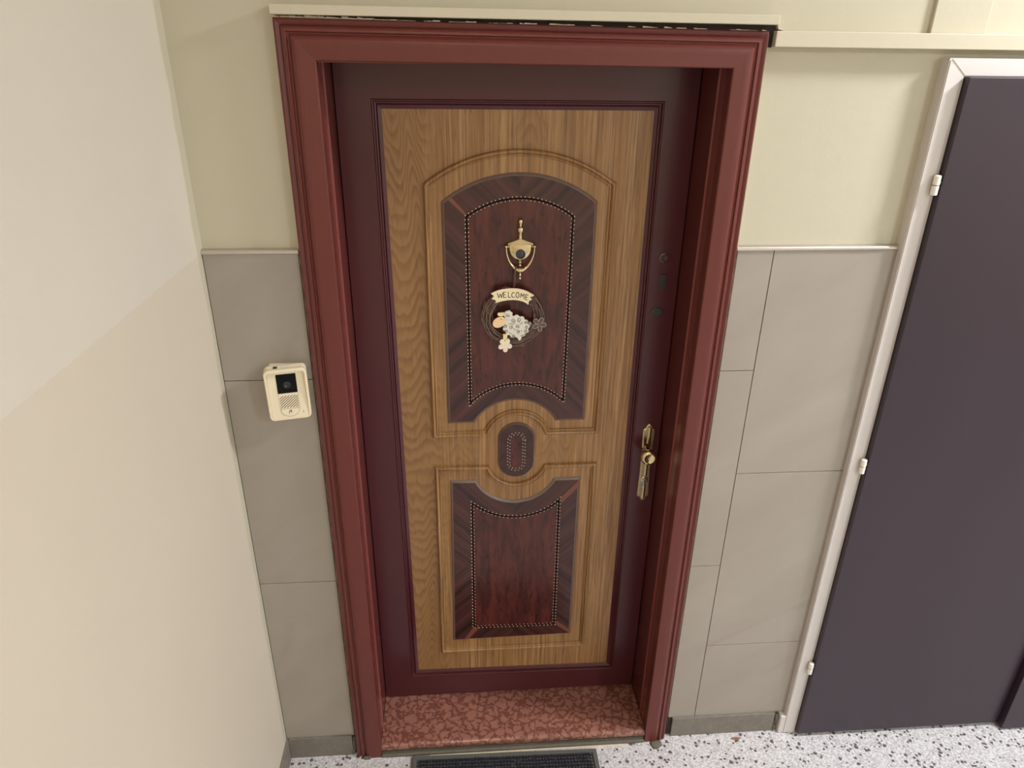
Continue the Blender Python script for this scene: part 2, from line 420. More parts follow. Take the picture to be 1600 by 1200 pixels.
def tube(bm, pts, r, seg=6, closed=False):
    pts = [Vector(p) for p in pts]; n = len(pts); rings = []
    rr = r if hasattr(r, '__len__') else [r] * n
    up = Vector((0, 1, 0.03)).normalized()
    for i, p in enumerate(pts):
        a = pts[i - 1] if (i > 0 or closed) else p; b = pts[(i + 1) % n] if (i < n - 1 or closed) else p
        d = (b - a).normalized(); s = d.cross(up)
        if s.length < 1e-4: s = d.cross(Vector((1, 0, 0)))
        s.normalize(); q = s.cross(d)
        rings.append([tuple(p + (s * math.cos(2 * PI * k / seg) + q * math.sin(2 * PI * k / seg)) * rr[i]) for k in range(seg)])
    if closed: rings.append(rings[0])
    ring_loft(bm, rings, not closed, not closed)
def fix(bm):
    bmesh.ops.remove_doubles(bm, verts=bm.verts, dist=1e-6)
    bmesh.ops.recalc_face_normals(bm, faces=bm.faces); return bm
def ribbon(bm, pts, wd, y0, h):
    """flat stroke in the x-z plane"""
    for (ax, az), (bx, bz) in zip(pts, pts[1:]):
        d = Vector((bx - ax, bz - az)); L = d.length
        if L < 1e-7: continue
        d /= L; nx, nz = -d.y * wd / 2, d.x * wd / 2; ex, ez = d.x * wd * 0.3, d.y * wd * 0.3
        q = [(ax - ex + nx, az - ez + nz), (bx + ex + nx, bz + ez + nz), (bx + ex - nx, bz + ez - nz), (ax - ex - nx, az - ez - nz)]
        ring_loft(bm, [[(x, y0, z) for x, z in q], [(x, y0 - h, z) for x, z in q]], True, True)

# ------------------------------------------------------------------ room shell
XL, XR, YF, H = -0.697, 3.9, -4.2, 3.10
YW = 0.012                                    # plaster face; tiles stand proud to y = 0
bm = B(); box(bm, XL - 0.2, XR + 0.2, YF - 0.2, 0.5, -0.12, 0.0); tag(link('floor', bm, 'terrazzo'), kind='structure')
bm = B(); box(bm, XL - 0.2, XR + 0.2, YF - 0.2, 0.5, H, H + 0.12); tag(link('ceiling', bm, 'ceiling'), kind='structure')
bm = B(); box(bm, XL - 0.2, XL, YF - 0.2, 0.5, 0, H); tag(link('wall_left', bm, 'wall_left'), kind='structure')
bm = B(); box(bm, XR, XR + 0.2, YF - 0.2, 0.5, 0, H); tag(link('wall_right', bm, 'wall_far'), kind='structure')
bm = B(); box(bm, XL, XR, YF - 0.2, YF, 0, H); tag(link('wall_front', bm, 'wall_far'), kind='structure')
bm = B()
box(bm, XL, -0.4165, YW, 0.34, 0, H); box(bm, -0.4165, 0.4435, YW, 0.34, 2.012, H); box(bm, 0.4435, XR, YW, 0.34, 0, H)
wall_back = tag(link('wall_back', bm, 'wall_back'), kind='structure')

def tile(x0, x1, z0, z1):
    bm = B(); box(bm, x0, x1, 0.0, 0.0105, z0, z1, 0.0009, 2); link('tile', bm, 'tile', wall_back)
g = 0.0009
ZB, Z2, Z1, Z3 = 0.0775, 0.6898, 1.3038, 1.6110
for a, b in ((ZB, Z2), (Z2, Z1), (Z1, Z3)):
    tile(XL + 0.0015, -0.4895, a + g, b - g)
    tile(0.5075 + 0.003, 0.5972 - g, a + g, b - g)
for a, b in ((ZB, 0.3816), (0.3816, 0.9991), (0.9991, Z3)):
    tile(0.5972 + g, 0.8985, a + g, b - g)
bm = B(); box(bm, XL, -0.487, 0.004, YW + 0.001, ZB, Z3); box(bm, 0.5065, 0.8995, 0.004, YW + 0.001, ZB, Z3)
link('grout', bm, 'grout', wall_back)
# upper boxed-in riser right of the door head
bm = B(); box(bm, 0.853, 0.974, 0.003, YW + 0.01, 2.066, H, 0.002); tag(link('trim_5', bm, 'wall_back'), kind='structure')
# tile edge profiles
def edge_trim(name, x0, x1):
    bm = B()
    prof = [(YW + 0.001, 1.6105), (-0.003, 1.6105), (-0.0045, 1.6125), (-0.0045, 1.6165), (-0.003, 1.6190), (0.002, 1.6205), (YW + 0.001, 1.6210)]
    ring_loft(bm, [[(x, y, z) for y, z in prof] for x in (x0, x1)], True, True)
    return tag(link(name, fix(bm), 'aluminium'), kind='structure')
edge_trim('trim_1', XL + 0.0005, -0.4880); edge_trim('trim_2', 0.5068, 0.8990)
# cream strip above the door, and the boxed conduit that runs on to the right
bm = B(); box(bm, -0.4842, 0.5140, -0.030, YW + 0.01, 2.0815, 2.0990, 0.0015)
bm.verts.ensure_lookup_table()
for v in bm.verts:
    v.co.z += -0.0042 * (v.co.x + 0.4842) / 1.0
tag(link('trim_3', bm, 'trim_cream'), kind='structure')
bm = B(); box(bm, 0.5145, XR, -0.022, YW + 0.01, 2.0375, 2.0670, 0.0012); tag(link('trim_4', bm, 'trim_cream'), kind='structure')
# skirting stones
bm = B(); box(bm, XL + 0.0085, -0.4960, -0.008, YW + 0.002, 0, 0.0825, 0.0012); tag(link('baseboard_back', bm, 'base_stone'), kind='structure')
bm = B(); box(bm, 0.5235, 0.8640, -0.008, YW + 0.002, 0, 0.0785, 0.0012); tag(link('baseboard_back', bm, 'base_stone'), kind='structure')
bm = B(); box(bm, XL - 0.002, XL + 0.008, -2.7, -0.0005, 0, 0.0790, 0.0012); tag(link('baseboard_left', bm, 'base_stone'), kind='structure')
random.seed(4)
def lump(bm, c, r, n=2):
    for v in bmesh.ops.create_icosphere(bm, subdivisions=n, radius=1.0)['verts']:
        k = 1 + random.uniform(-0.22, 0.22)
        v.co = Vector((c[0] + v.co.x * r[0] * k, c[1] + v.co.y * r[1] * k, c[2] + v.co.z * r[2] * k))
bm = B(); lump(bm, (-0.4905, 0.002, 0.034), (0.006, 0.009, 0.040)); lump(bm, (-0.497, -0.006, 0.012), (0.006, 0.004, 0.012)); lump(bm, (-0.452, -0.024, 0.004), (0.012, 0.006, 0.007)); lump(bm, (-0.443, -0.027, 0.007), (0.003, 0.002, 0.009))
lump(bm, (0.871, -0.006, 0.055), (0.0055, 0.006, 0.022)); lump(bm, (0.868, -0.006, 0.016), (0.005, 0.006, 0.014)); lump(bm, (0.470, -0.034, 0.000), (0.020, 0.018, 0.003))
tag(link('mortar', bm, 'mortar', wall_back, True), 'crumbling grey mortar')

# ------------------------------------------------------------------ door_1: the panelled entrance door
door = tag(empty('door_1', (0.013, 0.0, 0.0)), 'heavy entrance door with oak panel, red painted frame and brass knocker', 'door', 'structure')
XIL, XIR = -0.4068, 0.4332
OUT = [(-0.4837, 0.0), (-0.4837, 2.0768), (0.5022, 2.0665), (0.5022, 0.0)]
INN = [(XIL, 0.0), (XIL, 2.0008), (XIR, 1.9962), (XIR, 0.0)]
PROF = [(0, -10), (0, 12.5), (0.8, 14.5), (2.5, 16), (5, 16.6), (12.5, 13.6), (13.6, 15.0), (14.5, 18.2), (17, 20.6), (20, 21.6), (23.5, 21.2), (25, 19.2), (26, 17.6), (28, 17.4), (29.5, 19.0), (32, 22.4), (36, 24.6), (41, 24.9), (50, 23.9), (72, 23.6), (75.2, 22.9), (77, 21.0), (77, -10)]
def casing(i):
    bm = B(); a, b = OUT[i], OUT[i + 1]; c, d = INN[i], INN[i + 1]
    rings = []
    for k in range(2):
        o, n = (a, c) if k == 0 else (b, d)
        rings.append([(o[0] + (n[0] - o[0]) * t / 77, -h / 1000, o[1] + (n[1] - o[1]) * t / 77) for t, h in PROF])
    ring_loft(bm, rings, True, True)
    return link('casing', fix(bm), 'casing', door, 28)
for i in range(3): casing(i)
# reveal boards with a small bead
for s, X in ((1, XIL), (-1, XIR)):
    bm = B(); xo = X - s * 0.012
    prof = [(xo, -0.012), (X - s * 0.0005, -0.012), (X - s * 0.0005, 0.048)]
    prof += [(X - s * 0.0005 + s * 0.0035 * math.sin(PI * k / 6), 0.048 + 0.009 * k / 6) for k in range(1, 6)]
    prof += [(X - s * 0.0005, 0.058), (X - s * 0.0005, 0.212), (xo, 0.212)]
    zt = 2.0008 if s > 0 else 1.9962
    ring_loft(bm, [[(x, y, z) for x, y in prof] for z in (0.0, zt + 0.002)], True, True)
    link('reveal', fix(bm), 'jamb', door, 40)
bm = B(); box(bm, XIL - 0.012, XIR + 0.012, -0.012, 0.212, 1.9985, 2.0105); link('reveal', bm, 'jamb', door)
# caulk lines down both sides of the casing, worn gap along its top
rng = random.Random(11)
def ragged(x0, y, w0, z0, z1, n):
    bm = B(); L = [[], []]; prev = None
    for i in range(n + 1):
        z = z0 + (z1 - z0) * i / n; wd = w0 * rng.uniform(0.55, 1.25)
        row = [bm.verts.new((x0 - wd / 2, y + 0.014, z)), bm.verts.new((x0 - wd / 2, y, z)), bm.verts.new((x0 + wd / 2, y, z)), bm.verts.new((x0 + wd / 2, y + 0.014, z))]
        if prev:
            for k in range(3): bm.faces.new((prev[k], prev[k + 1], row[k + 1], row[k]))
        prev = row
    return bm
link('caulk', ragged(-0.4852, -0.0015, 0.0024, 0.085, Z3, 90), 'caulk', door)
link('caulk', ragged(0.5042, -0.0040, 0.0030, 0.085, Z3, 90), 'caulk', door)
link('caulk', ragged(-0.4850, 0.0000, 0.0040, Z3 + 0.008, 2.074, 40), 'trim_cream', door)
link('caulk', ragged(0.5050, -0.0040, 0.0055, Z3 + 0.008, 2.062, 40), 'trim_cream', door)
bm = B(); box(bm, 0.5065, 0.5145, -0.004, 0.02, 2.036, 2.066); box(bm, 0.5042, 0.5225, -0.001, 0.02, 0.004, 0.0775); box(bm, -0.40, 0.5140, -0.005, 0.02, 2.060, 2.0840)
link('gap', bm, 'dark_gap', door)
# broken plaster over the head
bm = B()
x = -0.484
while x < 0.51:
    L = rng.uniform(0.006, 0.022)
    dens = 1.0 if x < -0.30 else (0.55 if x < 0.1 else 0.35)
    zz = 2.0768 - 0.0104 * (x + 0.4837) / 0.986
    if rng.random() < dens:
        h = rng.uniform(0.0004, 0.0030) if x > -0.30 else rng.uniform(0.0024, 0.0048)
        q = [(x, zz - 0.002), (x + L, zz - 0.002), (x + L * rng.uniform(0.8, 1.0), zz + h * rng.uniform(0.3, 1)), (x + L * rng.uniform(0, 0.2), zz + h)]
        ring_loft(bm, [[(a_, 0.02, b_) for a_, b_ in q], [(a_, -0.011, b_) for a_, b_ in q]], True, True)
    x += L * 0.85
q = [(0.5205, 2.0700), (0.5330, 2.0672), (0.5225, 2.0800), (0.5165, 2.0830)]
ring_loft(bm, [[(a_, 0.02, b_) for a_, b_ in q], [(a_, -0.012, b_) for a_, b_ in q]], True, True)
fix(bm)
link('plaster', bm, 'caulk', door)
# marble threshold with rounded nose, bedded in mortar
bm = B(); prof = [(0.215, 0.0150), (-0.014, 0.0150)]
for k in range(9):
    a = -PI / 2 + PI * k / 8 * 0.98
    prof.append((-0.005 - 0.0155 * math.cos(a), 0.0308 + 0.0155 * math.sin(a)))
prof += [(0.215, 0.0465)]
ring_loft(bm, [[(x, y, z) for y, z in prof] for x in (XIL + 0.0005, XIR - 0.0012)], True, True)
th = tag(link('threshold', fix(bm), 'marble', door, 40), 'polished mottled red marble threshold')
bm = B(); box(bm, XIL + 0.0005, XIR - 0.001, -0.0165, 0.2, 0.0, 0.0155); box(bm, XIL + 0.0008, XIR - 0.0012, -0.0270, -0.0165, 0.0, 0.0105, 0.003); link('mortar_bed', bm, 'mortar', th)
bm = B(); box(bm, XIL + 0.15, XIR - 0.060, -0.0325, -0.0265, -0.001, 0.0022, 0.0008); link('plaster_line', bm, 'caulk', th)

# --- leaf
YD, YO = 0.1658, 0.1745
LX0, LX1 = -0.4045, 0.4295
MO = [(-0.3245, 1.9197), (0.3500, 1.9196), (0.3580, 0.1280), (-0.3135, 0.1360)]
bm = B()
outer = ccw([(LX0, 2.0000), (LX1, 2.0000), (LX1, 0.0500), (LX0, 0.0500)])
mo = ccw(MO)
ov = [bm.verts.new((x, YD, z)) for x, z in outer]; iv = [bm.verts.new((x, YD, z)) for x, z in mo]
ob = [bm.verts.new((x, 0.2100, z)) for x, z in outer]; ib = [bm.verts.new((x, 0.2100, z)) for x, z in mo]
def best(o, cand): return min(cand, key=lambda v: (v.co.x - o.co.x) ** 2 + (v.co.z - o.co.z) ** 2)
iv2 = [best(o, iv) for o in ov]; ib2 = [best(o, ib) for o in ob]
for i in range(4):
    j = (i + 1) % 4
    bm.faces.new((ov[i], ov[j], iv2[j], iv2[i])); bm.faces.new((ov[i], ob[i], ob[j], ov[j])); bm.faces.new((iv2[i], iv2[j], ib2[j], ib2[i])); bm.faces.new((ob[i], ib2[i], ib2[j], ob[j]))
bmesh.ops.recalc_face_normals(bm, faces=bm.faces)
leaf = tag(link('leaf', bm, 'leaf_paint', door), 'maroon painted door leaf')
MP = [(-1.0, 0.0), (-0.3, 1.3), (1.2, 2.0), (3.0, 1.4), (4.2, -0.5), (5.6, -7.0), (8.5, -8.0), (10.2, -7.2), (11.0, -5.2), (12.2, -4.6), (20.6, -8.4), (20.6, -14.0)]
link('panel_moulding', loop_moulding(MO, [(t / 1000, h / 1000) for t, h in MP], YD), 'leaf_paint', leaf, 24)
OK = inset(ccw(MO), 0.0150)
bm = slab(OK, 0.205, 0.205 - YO); tag(link('oak_panel', bm, 'oak', leaf), 'golden oak veneer panel')

BEAD = [(0.0, -0.001), (0.0, 0.0050), (0.5, 0.0072), (1.8, 0.0098), (3.8, 0.0115), (5.6, 0.0118), (7.4, 0.0108), (9.0, 0.0086), (10.0, 0.0058), (10.8, 0.0050), (11.8, 0.0064), (13.2, 0.0070), (14.6, 0.0062), (15.6, 0.0036), (16.0, -0.001)]
BEAD = [(t / 1000, h) for t, h in BEAD]
UP = [(-0.2160, 1.0385), (-0.2160, 1.7330)] + arc_pts(-0.2160, 0.2505, 1.7330, 0.0800, 22, False) + [(0.2505, 1.7345), (0.2505, 1.0405)] + arc_pts(0.0995, -0.0610, 1.0410, 0.0640, 16)
LOW = [(-0.2150, 0.2345), (-0.2130, 0.9425), (-0.0605, 0.9415)] + arc_pts(-0.0605, 0.0990, 0.9415, -0.0600, 16, False) + [(0.0990, 0.9415), (0.2525, 0.9420), (0.2555, 0.2365)]
for p in (UP, LOW):
    link('panel_bead', loop_moulding(p, BEAD, YO), 'oak_bead', leaf, 35)

def raised(poly, border, hh, wd=0.0072):
    p = ccw(poly); q = inset(p, wd)
    bm = B()
    ring_loft(bm, [[(x, YO + 0.002, z) for x, z in p], [(x, YO - 0.0004, z) for x, z in p], [(x, YO - hh + 0.0004, z) for x, z in inset(p, wd * 0.8)], [(x, YO - hh, z) for x, z in q], [(x, YO + 0.001, z) for x, z in q]])
    bmesh.ops.recalc_face_normals(bm, faces=bm.faces)
    tag(link('panel_edge', bm, 'edge', leaf, 30), 'greyish bevelled edge')
    return link('raised_panel', slab(q, YO + 0.002, hh + 0.002), border, leaf, tri=True)
def stitched(poly_out, poly_in, border, tri_pieces, studs=True, base_name='raised_panel'):
    """raised mahogany panel: chamfered border, flame field, groove painted as a dark strip and two rows of studs"""
    hh = 0.0065
    rp = raised(poly_out, border, hh)
    pin = ccw(poly_in)
    link('field_veneer', slab(inset(pin, 0.0040), YO - hh + 0.0005, 0.0013), 'burl', leaf, tri=True)
    bm = B(); o = inset(pin, 0.0002); i_ = inset(pin, 0.0040)
    ring_loft(bm, [[(x, YO - hh + 0.001, z) for x, z in o], [(x, YO - hh - 0.0004, z) for x, z in o], [(x, YO - hh - 0.0004, z) for x, z in i_], [(x, YO - hh + 0.001, z) for x, z in i_]])
    bmesh.ops.recalc_face_normals(bm, faces=bm.faces); link('groove_line', bm, 'groove_dark', leaf)
    for tp in tri_pieces:
        link('sapwood_strip', slab(tp, YO - hh + 0.0004, 0.0007), 'sapwood', leaf)
    return hh
def stud_rows(poly, offs, step, r, hh):
    bm = B(); k = 0
    for off in offs:
        p = inset(ccw(poly), off); n = len(p); pts = []; carry = 0.0 if k == 0 else step / 2
        for i in range(n):
            a, b = Vector(p[i]), Vector(p[(i + 1) % n]); L = (b - a).length; d = carry
            while d < L:
                pts.append(a + (b - a) * (d / L)); d += step
            carry = d - L
        for q in pts:
            rg = []
            for rr, h in ((r, 0.0), (r * 0.8, r * 0.62), (r * 0.3, r * 0.95)):
                rg.append([(q.x + rr * math.cos(2 * PI * t / 6), YO - hh - h, q.y + rr * math.sin(2 * PI * t / 6)) for t in range(6)])
            ring_loft(bm, rg, False, True)
        k += 1
    bmesh.ops.recalc_face_normals(bm, faces=bm.faces)
    o = tag(link('studs', bm, 'stud', leaf, True), 'two fine rows of pale metal studs', kind='stuff')
DU = [(-0.1730, 1.0815), (-0.1750, 1.6900)] + arc_pts(-0.1750, 0.2085, 1.6900, 0.0690, 20, False) + [(0.2085, 1.6900), (0.2100, 1.0830)] + arc_pts(0.1270, -0.0980, 1.0820, 0.0680, 16)
SU = [(-0.1120, 1.1380), (-0.1155, 1.6560)] + arc_pts(-0.1155, 0.1505, 1.6550, 0.0455, 18, False) + [(0.1505, 1.6550), (0.1475, 1.1440)] + arc_pts(0.1475, -0.1120, 1.1410, 0.0590, 18, False)
DL = [(-0.1765, 0.2815), (-0.1715, 0.8950), (-0.0955, 0.8935)] + arc_pts(-0.0955, 0.1300, 0.8935, -0.0735, 16, False) + [(0.1300, 0.8935), (0.2085, 0.8935), (0.2080, 0.2870)]
SL = [(-0.1095, 0.3370), (-0.1105, 0.8190)] + arc_pts(-0.1105, 0.1500, 0.8215, -0.0560, 18, False) + [(0.1500, 0.8240), (0.1525, 0.3345)]
OV = [(-0.0345 + 0.0, 0.9490)] + [(-0.0345, 1.0330)]
def stadium(x0, x1, z0, z1, n=12):
    r = (x1 - x0) / 2; xm = (x0 + x1) / 2; p = []
    for k in range(n + 1):
        a = PI * k / n; p.append((xm + r * math.cos(a), z1 - r + r * math.sin(a)))
    for k in range(n + 1):
        a = PI + PI * k / n; p.append((xm + r * math.cos(a), z0 + r + r * math.sin(a)))
    return p
hh = stitched(DU, SU, 'border_up', [[(-0.1580, 1.6945), (-0.1480, 1.7000), (-0.1135, 1.6610), (-0.1170, 1.6560)]])
stud_rows(SU, (-0.0018, 0.0060), 0.0104, 0.00165, hh)
stitched(DL, SL, 'border_low', [[(0.1520, 0.8250), (0.1580, 0.8080), (0.2040, 0.8650), (0.2045, 0.8860)], [(0.1560, 0.3330), (0.1580, 0.3500), (0.2040, 0.3100), (0.2040, 0.2925)], [(-0.1120, 0.3350), (-0.0930, 0.3330), (-0.1240, 0.2900), (-0.1400, 0.2865)]])
stud_rows(SL, (-0.0020, 0.0062), 0.0124, 0.0017, hh)
raised(stadium(-0.0340, 0.0712, 0.9005, 1.0805), 'border_oval', hh, 0.0040)
link('field_veneer', slab(stadium(0.0035, 0.0335, 0.9345, 1.0400), YO - hh + 0.0005, 0.0009), 'burl', leaf, tri=True)
stud_rows(stadium(-0.0062, 0.0432, 0.9245, 1.0500), (0.0, 0.0062), 0.0105, 0.0016, hh)

# --- blanked-off old locks on the right stile
bm = B(); lathe(bm, [(0.0145, 0.0), (0.0145, 0.0016), (0.0125, 0.0030), (0.0080, 0.0034), (0.0066, 0.0016), (0.0010, 0.0012)], (0.388, YD, 1.5485), 'y', 24)
tag(link('lock_cover', fix(bm), 'escutcheon_red', leaf, 40), 'round maroon painted lock cover')
bm = B(); box(bm, 0.3805, 0.3985, YD - 0.0022, YD + 0.001, 1.4665, 1.5060, 0.0010)
tag(link('lock_cover', bm, 'escutcheon', leaf), 'dark rectangular keyhole cover')
bm = B(); lathe(bm, [(0.0175, 0.0), (0.0175, 0.0020), (0.0150, 0.0034), (0.0090, 0.0030), (0.0010, 0.0028)], (0.3835, YD, 1.4030), 'y', 24)
for v in bm.verts: v.co.z = 1.4030 + (v.co.z - 1.4030) * 0.78
tag(link('lock_cover', fix(bm), 'escutcheon', leaf, 40), 'dark oval lock cover')

# --- brass handle plate with round knob and cylinder
hx = 0.3965
PL = []
half = [(0.0, 1.0690), (0.0055, 1.0672), (0.0095, 1.0610), (0.0108, 1.0555), (0.0165, 1.0535), (0.0180, 1.0470), (0.0172, 1.0200), (0.0160, 0.9700), (0.0160, 0.9100), (0.0172, 0.8600), (0.0180, 0.8330), (0.0168, 0.8250), (0.0110, 0.8230), (0.0095, 0.8180), (0.0055, 0.8118), (0.0, 0.8100)]
PL = half + [(-x, z) for x, z in reversed(half[1:-1])]
PLW = [(hx + x + 0.0012 * (1 - (z - 0.81) / 0.26), z) for x, z in PL]
handle = empty('handle', (hx, YD, 0.81)); handle.parent = door; handle.matrix_parent_inverse = INV[door.name]; INV[handle.name] = Matrix.Translation(-Vector((hx, YD, 0.81)))
tag(handle, 'aged brass handle')
bm = B(); pp = ccw(PLW)
ring_loft(bm, [[(x, YD + 0.001, z) for x, z in pp], [(x, YD - 0.0030, z) for x, z in pp], [(x, YD - 0.0052, z) for x, z in inset(pp, 0.0030)]], True, True)
link('back_plate', fix(bm), 'brass_dull', handle, tri=True)
bm = B(); prof = [(-0.0062, 0.0), (-0.0035, 0.0032), (0.0, 0.0046), (0.0035, 0.0032), (0.0062, 0.0)]
for z0, z1 in ((0.822, 0.866), (0.900, 0.962), (1.008, 1.060)):
    ring_loft(bm, [[(hx + 0.0005 + x, YD - 0.0050 - h, z) for x, h in prof] for z in (z0, z1)], True, True)
link('plate_rib', fix(bm), 'brass_dull', handle, 50)
bm = B(); lathe(bm, [(0.0120, 0.004), (0.0120, 0.010), (0.0090, 0.013), (0.0085, 0.019), (0.0100, 0.022), (0.0100, 0.025), (0.0084, 0.027), (0.0110, 0.030), (0.0180, 0.033), (0.0228, 0.039), (0.0238, 0.045), (0.0225, 0.051), (0.0190, 0.0545), (0.0150, 0.0555), (0.0130, 0.0542), (0.0010, 0.0550)], (0.3905, YD, 0.9855), 'y', 32)
tag(link('knob', fix(bm), 'brass', handle, 45), 'round polished brass knob')
bm = B(); lathe(bm, [(0.0115, 0.004), (0.0115, 0.0068), (0.0100, 0.0080), (0.0082, 0.0080), (0.0080, 0.0100), (0.0015, 0.0104)], (0.3965, YD, 0.8840), 'y', 24)
box(bm, 0.3925, 0.4005, YD - 0.0090, YD, 0.8640, 0.8790, 0.002)
tag(link('lock_cylinder', fix(bm), 'chrome', handle, 40), 'steel lock cylinder')
bm = B(); box(bm, 0.3957, 0.3973, YD - 0.0110, YD - 0.0090, 0.8790, 0.8890); link('keyhole', bm, 'dark_gap', handle)

# --- brass urn knocker with door viewer
kx, ky = 0.0185, YO - hh
kn = empty('knocker', (kx, ky, 1.50)); kn.parent = door; kn.matrix_parent_inverse = INV[door.name]; INV[kn.name] = Matrix.Translation(-Vector((kx, ky, 1.50)))
tag(kn, 'polished brass urn-shaped door knocker')
shield = [(-0.0285, 1.5735), (-0.0285, 1.5880), (0.0, 1.5985), (0.0285, 1.5880), (0.0285, 1.5735)] + [(0.0275 * math.cos(a), 1.5735 + 0.0265 * math.sin(a)) for a in [-PI * k / 16 for k in range(1, 16)]]
pts = ccw([(kx + x, z) for x, z in shield]); bm = B()
ring_loft(bm, [[(x, ky + 0.001, z) for x, z in pts], [(x, ky - 0.0090, z) for x, z in pts], [(x, ky - 0.0120, z) for x, z in inset(pts, 0.0022)], [(x, ky - 0.0128, z) for x, z in inset(pts, 0.0050)]], True, True)
link('shield', fix(bm), 'brass', kn, 40, tri=True)
bm = B(); q = ccw([(kx - 0.0312, 1.5885), (kx - 0.0312, 1.5915), (kx, 1.6030), (kx + 0.0312, 1.5915), (kx + 0.0312, 1.5885), (kx, 1.5990)])
ring_loft(bm, [[(x, ky, z) for x, z in q], [(x, ky - 0.0165, z) for x, z in q]], True, True)
bm.normal_update()
bmesh.ops.triangulate(bm, faces=[f for f in bm.faces if len(f.verts) > 4])
box(bm, kx - 0.0312, kx + 0.0312, ky - 0.0160, ky - 0.008, 1.5868, 1.5888, 0.0004)
link('cornice', fix(bm), 'brass', kn)
bm = slab([(kx - 0.0285, 1.5886), (kx + 0.0285, 1.5886), (kx, 1.5994)], ky, 0.0156, 0.0006); link('pediment', bm, 'brass', kn)
bm = B(); lathe(bm, [(0.0078, 1.5965), (0.0070, 1.6010), (0.0052, 1.6050), (0.0052, 1.6130), (0.0066, 1.6160), (0.0088, 1.6200), (0.0094, 1.6240), (0.0086, 1.6285), (0.0050, 1.6315), (0.0036, 1.6340), (0.0044, 1.6370), (0.0062, 1.6405), (0.0068, 1.6440), (0.0058, 1.6480), (0.0030, 1.6506), (0.0005, 1.6512)], (kx, ky - 0.006, 0.0), 'z', 20)
link('finial', fix(bm), 'brass', kn, 50)
bm = B(); lathe(bm, [(0.0040, 1.5300), (0.0055, 1.5330), (0.0055, 1.5350), (0.0032, 1.5370), (0.0034, 1.5392), (0.0062, 1.5412), (0.0062, 1.5432), (0.0036, 1.5450), (0.0036, 1.5480)], (kx, ky - 0.006, 0.0), 'z', 18)
link('striker_post', fix(bm), 'brass', kn, 50)
bm = B(); pts = []
for k in range(33):
    a = PI + PI * k / 32; s, c = math.sin(a), math.cos(a)
    pts.append((kx + 0.0352 * c * (1 - 0.10 * s * s), ky - 0.0130 - 0.004 * abs(s), 1.5800 + 0.0560 * s))
rr = [0.0022 + 0.0014 * abs(math.sin(PI * k / 32)) ** 2 + (0.0030 * math.exp(-((k - 16) / 3.5) ** 2)) for k in range(33)]
tube(bm, pts, rr, 10)
lathe(bm, [(0.0012, 1.4990), (0.0034, 1.5002), (0.0042, 1.5030), (0.0034, 1.5058), (0.0018, 1.5074), (0.0030, 1.5094), (0.0038, 1.5114), (0.0026, 1.5140), (0.0016, 1.5160), (0.0026, 1.5200), (0.0026, 1.5240)], (kx, ky - 0.0165, 0.0), 'z', 16)
link('bail', fix(bm), 'brass', kn, 60)
for s in (-1, 1):
    bm = B(); bmesh.ops.create_uvsphere(bm, u_segments=14, v_segments=9, radius=0.0046, matrix=Matrix.Translation((kx + s * 0.0352, ky - 0.0120, 1.5825)))
    lathe(bm, [(0.0024, -0.006), (0.0024, 0.006)], (kx + s * 0.0315, ky - 0.0090, 1.5822), 'x', 10)
    link('pivot', fix(bm), 'brass', kn, True)
bm = B(); lathe(bm, [(0.0122, 0.011), (0.0122, 0.0150), (0.0112, 0.0158), (0.0092, 0.0156), (0.0085, 0.0140), (0.0045, 0.0150), (0.0010, 0.0153)], (kx + 0.0005, ky, 1.5640), 'y', 28)
tag(link('door_viewer', fix(bm), 'lens', kn, 40), 'round dark glass door viewer')

# ------------------------------------------------------------------ door_2: brown double door in a white steel frame
d2 = tag(empty('door_2', (1.6, -0.02, 0.0)), 'plain dark brown double door with white frame, right of the tiled wall', 'door', 'structure')
FX0, FX1, FY = 0.8965, 0.9372, -0.0200
bm = B(); a = [(FX0, 0.0), (FX0, 2.0214), (FX1, 1.9862), (FX1, 0.0)]
def slabxz(bm, q, y0, y1):
    ring_loft(bm, [[(x, y0, z) for x, z in q], [(x, y1, z) for x, z in q]], True, True)
slabxz(bm, ccw(a), 0.02, FY); fix(bm); bmesh.ops.bevel(bm, geom=[e for e in bm.edges if abs(e.verts[0].co.y - FY) < 1e-5 and abs(e.verts[1].co.y - FY) < 1e-5], offset=0.002, segments=2, affect='EDGES')
link('frame', bm, 'white_frame', d2)
bm = B(); slabxz(bm, ccw([(FX0, 2.0214), (2.37, 2.0214), (2.33, 1.9862), (FX1, 1.9862)]), 0.02, FY); fix(bm); bmesh.ops.bevel(bm, geom=[e for e in bm.edges if abs(e.verts[0].co.y - FY) < 1e-5 and abs(e.verts[1].co.y - FY) < 1e-5], offset=0.002, segments=2, affect='EDGES')
link('frame', bm, 'white_frame', d2)
bm = B(); slabxz(bm, ccw([(2.33, 0.0), (2.33, 1.9862), (2.37, 2.0214), (2.37, 0.0)]), 0.02, FY); link('frame', fix(bm), 'white_frame', d2)
